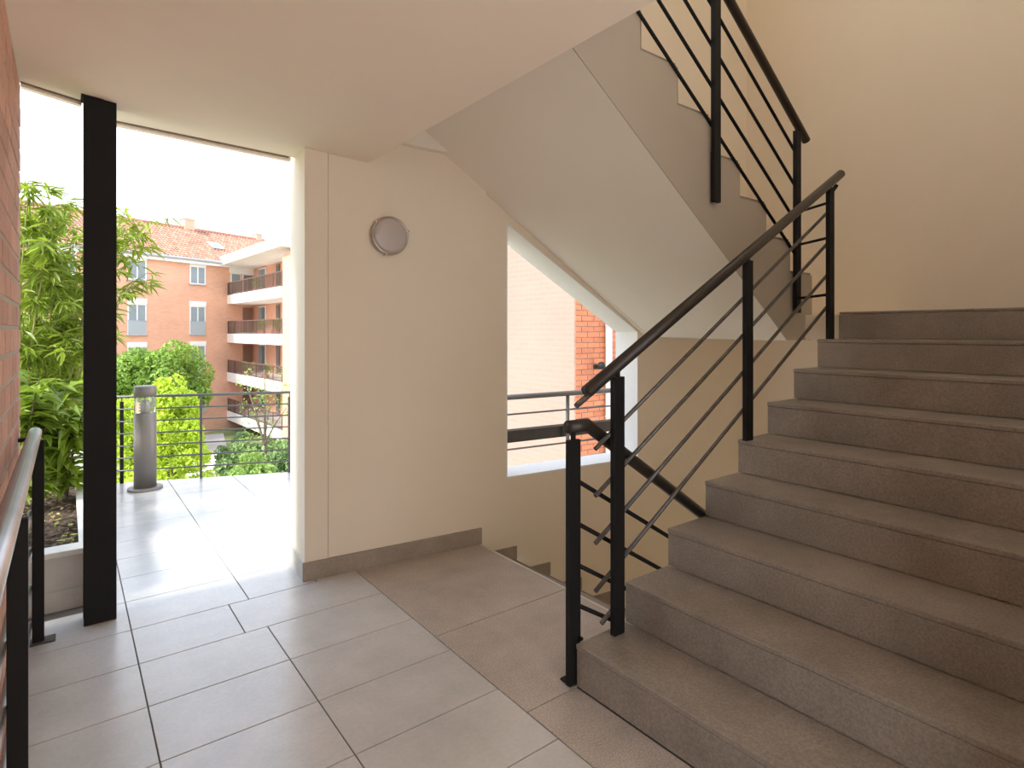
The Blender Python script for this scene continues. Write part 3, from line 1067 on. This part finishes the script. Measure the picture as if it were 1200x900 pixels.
def blob_cone(h0, h1, r0, n, seed):
    rg = random.Random(seed)
    out = []
    for i in range(n):
        t = rg.random() ** 1.2
        r = r0 * (1 - t * 0.78)
        a = rg.uniform(0, 6.283)
        q = r * rg.uniform(0.35, 0.95)
        out.append(((math.cos(a) * q, math.sin(a) * q, h0 + (h1 - h0) * t), r0 * rg.uniform(0.22, 0.38) * (1 - 0.4 * t)))
    return out


def blob_round(zc, rx, rz, n, seed, rb=0.42):
    rg = random.Random(seed)
    out = []
    for i in range(n):
        d = Vector((rg.gauss(0, 1), rg.gauss(0, 1), rg.gauss(0, 1))).normalized()
        k = rg.uniform(0.45, 0.85)
        out.append(((d.x * rx * k, d.y * rx * k, zc + d.z * rz * k), rx * rb * rg.uniform(0.6, 1.05)))
    return out


tree('conical_shrub', 'tall lime-green conical shrub behind the bollard lamp', 'shrub', (2.30, 18.3, GZ), blob_cone(1.2, 5.75, 1.35, 90, 3), 22000, 0.06, M['lime'], 5.0, 3)
tree('conical_shrub', 'lower lime-green shrub left of the bollard lamp beyond the railing', 'shrub', (1.75, 23.9, GZ), blob_cone(0.8, 4.7, 2.0, 70, 4), 16000, 0.075, M['lime'], 4.2, 4)
tree('leafy_tree', 'large dark-green broadleaf tree rising above the terrace railing', 'tree', (3.1, 29.5, GZ), blob_round(4.7, 2.3, 2.2, 60, 5, 0.30), 26000, 0.085, M['green'], 4.6, 5)
tree('leafy_tree', 'bright green tree partly hidden by the black pillar', 'tree', (0.6, 29.6, GZ), blob_round(4.6, 1.7, 1.8, 46, 6, 0.32), 18000, 0.075, M['midgreen'], 4.4, 6)
tree('shrub', 'dense green shrub below the railing in front of the ramp wall', 'shrub', (4.75, 20.6, GZ), blob_round(1.7, 1.15, 1.3, 40, 8, 0.36), 14000, 0.07, M['midgreen'], None, 8)
tree('shrub', 'olive-green shrub at the right end of the terrace railing', 'shrub', (6.5, 22.0, GZ), blob_round(1.9, 1.0, 1.2, 34, 9, 0.38), 9000, 0.07, M['dull'], None, 9)
tree('shrub', 'greyish shrub bank climbing under the lowest balcony', 'shrub', (6.6, 28.0, GZ), blob_round(1.4, 1.7, 0.9, 40, 10, 0.30), 12000, 0.09, M['dull'], None, 10)
tree('slender_tree', 'thin sparse sapling in front of the lower balconies', 'tree', (5.9, 23.0, GZ), [((R.uniform(-.7, .7), R.uniform(-.7, .7), R.uniform(2.6, 5.6)), R.uniform(0.18, 0.4)) for i in range(18)], 620, 0.045, M['midgreen'], 5.6, 11)
tree('shrub', 'dark evergreen shrub at the foot of the brick building', 'shrub', (4.9, 38.5, GZ), blob_round(1.8, 1.6, 1.9, 30, 12), 12000, 0.09, M['green'], None, 12)
tree('hedge_shrub', 'broad green shrub seen through the bamboo stems', 'shrub', (-1.0, 12.0, GZ), blob_round(5.6, 1.5, 1.9, 46, 13, 0.34), 16000, 0.08, M['green'], 5.0, 13)

# ------------------------------------------------------------------ apartment building opposite
Q = Vector((9.29, 45.79, 0))
E1 = Vector((0.9194, 0.3933, 0))              # along the facade, to the right and away
E1n = Vector((0.3933, -0.9194, 0))            # outward normal of the facade
E2 = Vector((0.056, -0.9984, 0))              # along the balcony wing, towards us
bd = thing('apartment_building', 'four-storey brick apartment building with a clay tile roof across the garden', 'building', Q)


def fpt(s, n, z):
    return E1 * s + E1n * n + Vector((0, 0, z))


def fbox(bm, s0, s1, n0, n1, z0, z1):
    return prism(bm, [fpt(s0, n0, z0), fpt(s1, n0, z0), fpt(s1, n1, z0), fpt(s0, n1, z0)], (0, 0, z1 - z0))


EZ = 6.35
obj('facade_wall', fbox(bmesh.new(), -22, 9, -8, 0, GZ, EZ), M['farbrick'], bd)
# roof: individual courses of rolled tiles on a sloping deck
RH, RDp = 2.75, 4.2
bm = bmesh.new()
prism(bm, [fpt(-22, 0.35, EZ), fpt(-22, -RDp, EZ + RH), fpt(-22, -2 * RDp, EZ), fpt(-22, -RDp, EZ - 0.05)], E1 * 30)
obj('roof_deck', bm, M['roof'], bd)
V, F = [], []
nc, nr = 118, 15
for i in range(nc):
    s0 = -21.9 + i * 0.25
    for j in range(nr):
        t0, t1 = j / nr, (j + 1.15) / nr
        for q, (ds, up) in enumerate(((0, 0.02), (0.06, 0.075), (0.15, 0.085), (0.235, 0.02))):
            for t, lift in ((t0, 0.05), (t1, 0.015)):
                p = fpt(s0 + ds, 0.38 - (RDp + 0.38) * t, EZ + RH * t + up + lift)
                V.append((p.x, p.y, p.z))
        b0 = len(V) - 8
        F += [(b0 + 2 * a_, b0 + 2 * a_ + 2, b0 + 2 * a_ + 3, b0 + 2 * a_ + 1) for a_ in range(3)]
me = bpy.data.meshes.new('roof_tiles')
me.from_pydata(V, [], F)
me.materials.append(M['roof'])
rt = bpy.data.objects.new('roof_tiles', me)
COL.objects.link(rt)
rt.parent = bd
rt['kind'] = 'stuff'
bm = bmesh.new()
tube(bm, [fpt(-22, -RDp, EZ + RH + 0.09), fpt(8, -RDp, EZ + RH + 0.09)], 0.13, 8)
obj('ridge', bm, M['roof'], bd)
obj('eave_board', fbox(bmesh.new(), -22, 1.0, 0.0, 0.34, EZ - 0.30, EZ - 0.04), M['frame'], bd)
obj('gutter', tube(bmesh.new(), [fpt(-22, 0.42, EZ - 0.02), fpt(0.9, 0.42, EZ - 0.02)], 0.10, 8), M['gutter'], bd)
for s, w, h in ((-0.4, 0.75, 0.75), (5.6, 0.5, 0.5)):
    ch = obj('chimney', fbox(bmesh.new(), s - w / 2, s + w / 2, -RDp - 0.5, -RDp + 0.2, EZ + RH - 0.6, EZ + RH + h), M['farwall'], bd)
    obj('chimney_cap', fbox(bmesh.new(), s - w / 2 - 0.06, s + w / 2 + 0.06, -RDp - 0.56, -RDp + 0.26, EZ + RH + h, EZ + RH + h + 0.08), M['gutter'], ch)
    obj('chimney_pot', tube(bmesh.new(), [fpt(s, -RDp - 0.15, EZ + RH + h + 0.08), fpt(s, -RDp - 0.15, EZ + RH + h + 0.35)], 0.13, 8), M['gutter'], ch)
# roof windows
for s, n0, n1 in ((-0.3, -1.35, -2.1),):
    bm = bmesh.new()
    zz = lambda n: EZ + RH * (0.35 - n) / (RDp + 0.35) + 0.16
    prism(bm, [fpt(s, n0, zz(n0)), fpt(s + 0.9, n0, zz(n0)), fpt(s + 0.9, n1, zz(n1)), fpt(s, n1, zz(n1))], (0, 0, 0.09))
    w = obj('roof_window', bm, M['gutter'], bd)
    bm = bmesh.new()
    prism(bm, [fpt(s + .08, n0 - .08, zz(n0) + .13), fpt(s + 0.82, n0 - .08, zz(n0) + .13), fpt(s + 0.82, n1 + .08, zz(n1) + 0.06), fpt(s + .08, n1 + .08, zz(n1) + 0.06)], (0, 0, 0.03))
    obj('pane', bm, M['blind'], w)


def bwindow(s, z0, z1, w, box_h=0.28, rail=None):
    bm = bmesh.new()
    fbox(bm, s - w / 2, s - w / 2 + 0.07, 0, 0.07, z0, z1)
    fbox(bm, s + w / 2 - 0.07, s + w / 2, 0, 0.07, z0, z1)
    fbox(bm, s - w / 2 + 0.07, s + w / 2 - 0.07, 0, 0.07, z0, z0 + 0.08)
    fbox(bm, s - w / 2 + 0.07, s + w / 2 - 0.07, 0, 0.07, z1 - 0.07, z1)
    fr = obj('window', bm, M['frame'], bd)
    obj('mullion', fbox(bmesh.new(), s - 0.035, s + 0.035, 0, 0.065, z0 + 0.08, z1 - 0.07), M['frame'], fr)
    obj('roller_box', fbox(bmesh.new(), s - w / 2 - 0.02, s + w / 2 + 0.02, 0, 0.10, z1, z1 + box_h), M['render'], fr)
    obj('pane', fbox(bmesh.new(), s - w / 2 + 0.07, s - 0.035, 0.005, 0.03, z0 + 0.08, z1 - 0.07), M['blind'], fr)
    obj('pane', fbox(bmesh.new(), s + 0.035, s + w / 2 - 0.07, 0.005, 0.03, z0 + 0.08, z1 - 0.07), M['blind'], fr)
    obj('sill', fbox(bmesh.new(), s - w / 2 - 0.05, s + w / 2 + 0.05, 0, 0.12, z0 - 0.06, z0), M['gutter'], fr)
    if rail:
        bm = fbox(bmesh.new(), s - w / 2 + 0.03, s + w / 2 - 0.03, 0.085, 0.10, z0 + 0.03, z0 + rail)
        fbox(bm, s - w / 2, s + w / 2, 0.08, 0.115, z0 + rail, z0 + rail + 0.05)
        obj('guard', bm, M['guard'], fr)


for s in (-2.34, -6.3, -10.2, -14.0):
    bwindow(s, 4.68, 5.92, 1.12)
    bwindow(s, 1.25, 3.18, 1.12, 0.34, 0.85)
    bwindow(s, -1.42, 0.50, 1.12, 0.28, 0.85)
    bwindow(s, -4.1, -2.12, 1.12, 0.28, 0.85)
# recess glazing at the end of the facade behind the top balcony
for s0, s1, mm in ((0.15, 0.95, 'blind'), (1.1, 2.0, 'pane')):
    bm = fbox(bmesh.new(), s0, s1, 0, 0.06, 4.2, 5.7)
    w = obj('balcony_window', bm, M['frame'], bd)
    obj('pane', fbox(bmesh.new(), s0 + 0.07, s1 - 0.07, 0.06, 0.075, 4.27, 5.63), M[mm], w)
obj('render_band', fbox(bmesh.new(), 0.05, 2.05, 0, 0.08, 5.7, EZ - 0.06), M['render'], bd)
for z0 in (1.28, -1.50, -4.3):
    obj('balcony_door', fbox(bmesh.new(), 1.15, 1.95, 0, 0.06, z0, z0 + 1.95), M['door'], bd)

# wing with the balconies (runs towards the camera)
W0 = E1 * 2.1                                   # inner corner behind the balconies


def qpt(a, n, z):
    """a metres along the wing; n across, 0 = balcony edge line, 1 = wing wall"""
    return E2 * a + W0 * n + Vector((0, 0, z))


def qbox(bm, a0, a1, n0, n1, z0, z1):
    return prism(bm, [qpt(a0, n0, z0), qpt(a1, n0, z0), qpt(a1, n1, z0), qpt(a0, n1, z0)], (0, 0, z1 - z0))


WL = 11.15
obj('wing_wall', qbox(bmesh.new(), -1.0, WL + 9, 1.0, 4.0, GZ, EZ), M['farwall'], bd)
obj('fin_wall', qbox(bmesh.new(), WL, WL + 9, -0.02, 1.0, GZ, 5.85), M['farwall'], bd)
obj('canopy', qbox(bmesh.new(), -0.55, WL + 1.2, -0.30, 1.2, 6.18, 6.78), M['render'], bd)
levels = (4.06, 1.30, -1.48, -4.25)
for lv in levels:
    obj('balcony_slab', qbox(bmesh.new(), -0.02, WL, -0.05, 1.0, lv - 0.64, lv), M['render'], bd)
    rl = obj('balcony_railing', qbox(bmesh.new(), 0.0, WL, -0.035, 0.0, lv + 0.84, lv + 0.90), M['railbrown'], bd)
    bm = bmesh.new()
    nb = 74
    for i in range(nb + 1):
        a_ = WL * i / nb
        qbox(bm, a_ - 0.013, a_ + 0.013, -0.028, -0.014, lv, lv + 0.84)
    obj('balusters', bm, M['railbrown'], rl)['kind'] = 'stuff'
    obj('bottom_rail', qbox(bmesh.new(), 0.0, WL, -0.03, -0.01, lv + 0.06, lv + 0.10), M['railbrown'], rl)
    for i in range(8):
        a_ = 0.03 + (WL - 0.06) * i / 7
        obj('rail_post', qbox(bmesh.new(), a_ - 0.03, a_ + 0.03, -0.035, -0.005, lv, lv + 0.84), M['railbrown'], rl)
    for a_, w, mm in ((2.0, 1.5, 'blind'), (5.3, 0.7, 'pane'), (7.6, 0.9, 'pane'), (9.8, 0.9, 'blind')):
        t = qbox(bmesh.new(), a_ - w / 2, a_ + w / 2, 0.965, 1.0, lv, lv + 2.0)
        dr = obj('balcony_door', t, M['frame' if w > 1 else 'door'], bd)
        obj('pane', qbox(bmesh.new(), a_ - w / 2 + 0.09, a_ - 0.05, 0.95, 0.965, lv + 0.1, lv + 1.9), M[mm], dr)
        obj('pane', qbox(bmesh.new(), a_ + 0.05, a_ + w / 2 - 0.09, 0.95, 0.965, lv + 0.1, lv + 1.9), M['pane'], dr)

for i, (lv, a_, lab) in enumerate(((-1.48, 3.2, 'long green balcony plant on the third balcony from the top, left half'),
                                   (-1.48, 7.4, 'green balcony plant on the third balcony from the top, right half'),
                                   (1.30, 6.6, 'green potted plant behind the railing of the second balcony from the top'),
                                   (1.30, 9.2, 'potted plant at the near end of the second balcony from the top'),
                                   (4.06, 5.6, 'potted plant behind the railing of the top balcony'))):
    p = Q + qpt(a_, 0.12, lv)
    rt_ = thing('balcony_plant', lab, 'plant', p)
    bm = bmesh.new()
    hw = 1.2 if i == 0 else 0.5
    prism(bm, [E2 * -hw + W0 * -0.04, E2 * hw + W0 * -0.04, E2 * hw + W0 * 0.05, E2 * -hw + W0 * 0.05], (0, 0, 0.25))
    obj('trough', bm, M['terracotta'], rt_)
    bl_ = [(tuple(E2 * R.uniform(-hw, hw) + Vector((R.uniform(-.05, .12), 0, R.uniform(0.35, 0.8)))), R.uniform(0.12, 0.22)) for k in range(10)]
    V, F = canopy_leaves(bl_, 420, 0.05, 40 + i)
    me = bpy.data.meshes.new('foliage')
    me.from_pydata(V, [], F)
    me.materials.append(M['midgreen'])
    o = bpy.data.objects.new('foliage', me)
    COL.objects.link(o)
    o.parent = rt_
    o['kind'] = 'stuff'

# ------------------------------------------------------------------ outside the slanted window
nb_ = thing('brick_building', 'sunlit brick building corner seen through the slanted window', 'building', (5.56, 5.82, GZ))
off = (-5.56, -5.82, -GZ)
part('sunlit_wall', B(5.56, 6.4, 5.83, 13, GZ, 5.5), M['sunlitbrick'], nb_, off)
part('return_wall', B(5.575, 8.6, 5.835, 6.4, GZ, 5.5), M['mortar'], nb_, off)
oh, ol = 0.075, 0.24
for k in range(30):
    z = -0.3 + k * oh
    x = 5.56 - (ol / 2 if k % 2 else 0)
    while x < 6.62:
        x0 = max(x, 5.56)
        x1 = x + ol - 0.01
        me = None
        l = round(x1 - x0, 3)
        key = ('o', l)
        if key not in brick_me:
            t = B(0, l, 0, 0.02, 0, oh - 0.01, bev=0.002)
            m_ = bpy.data.meshes.new('brick')
            bmesh.ops.recalc_face_normals(t, faces=t.faces[:])
            t.to_mesh(m_)
            t.free()
            m_.materials.append(M['obrick'])
            brick_me[key] = m_
        o = bpy.data.objects.new('brick', brick_me[key])
        COL.objects.link(o)
        o.parent = nb_
        o.location = (x0 - 5.56, 5.82 + R.uniform(-0.0015, 0.0015) - 5.82, z - GZ)
        x += ol
part('downpipe', tube(bmesh.new(), [(6.16, 5.76, GZ), (6.16, 5.76, 5.4)], 0.05, 14), M['pipe'], nb_, off, True)
for z in (0.2, 1.5):
    part('pipe_clamp', tube(bmesh.new(), [(6.16, 5.76, z), (6.16, 5.76, z + 0.03)], 0.056, 14), M['gutter'], nb_, off)
el = thing('outdoor_lamp', 'small dark lamp on the orange brick outside the window', 'lamp', (5.93, 5.80, 0.93))
obj('bracket', B(-0.03, 0.03, -0.02, 0.018, -0.03, 0.03), M['black'], el)
obj('arm', tube(bmesh.new(), [(0, -0.02, 0), (0, -0.09, 0.02)], 0.01, 8), M['black'], el)
obj('head', lathe(bmesh.new(), [(0, -0.05), (0.05, -0.05), (0.06, 0.0), (0.03, 0.05), (0, 0.055)], 16, Matrix.Translation((0, -0.11, 0.02))), M['black'], el)
struct('walkway', B(2.2, 8.6, 3.62, 4.25, -0.30, -0.02), M['concrete'])

# balcony rail just outside the window
wr = thing('walkway_railing', 'dark railing with a wide flat band outside the slanted window', 'railing', wp(0.9, 0.75, -0.02))
w0 = Vector(wp(0.9, 0.75, -0.02))
wv = lambda s, z, o=0.75: Vector(wp(s, o, z)) - w0
obj('top_rail', tube(bmesh.new(), [wv(0.9, 0.87), wv(4.6, 0.87)], 0.023, 14), M['grey'], wr, True)
for s in (1.02, 2.42, 3.8):
    obj('post', tube(bmesh.new(), [wv(s, -0.02), wv(s, 0.86)], 0.017, 10), M['grey'], wr, True)
for z in (0.725, 0.595, 0.43, 0.28):
    obj('bar', tube(bmesh.new(), [wv(0.9, z), wv(4.6, z)], 0.008, 8), M['grey'], wr, True)
t = bmesh.new()
prism(t, [wv(0.9, 0.475, 0.80), wv(4.6, 0.475, 0.80), wv(4.6, 0.475, 0.83), wv(0.9, 0.475, 0.83)], (0, 0, 0.10))
obj('flat_band', t, M['bronze'], wr)

# ------------------------------------------------------------------ kinds that repeat share a group
GROUPS = {'bamboo': 'bamboo clumps in the planter', 'leafy_shrub': 'broad-leaved shrubs in the planter',
          'conical_shrub': 'lime-green shrubs beyond the terrace', 'leafy_tree': 'garden trees beyond the terrace',
          'shrub': 'shrubs in the garden below', 'balcony_plant': 'plants on the balconies opposite',
          'staircase': 'flights of the stairwell', 'stair_railing': 'railings of the stairwell'}
for o in bpy.data.objects:
    k = o.name.split('.')[0]
    if o.parent is None and k in GROUPS:
        o['group'] = GROUPS[k]
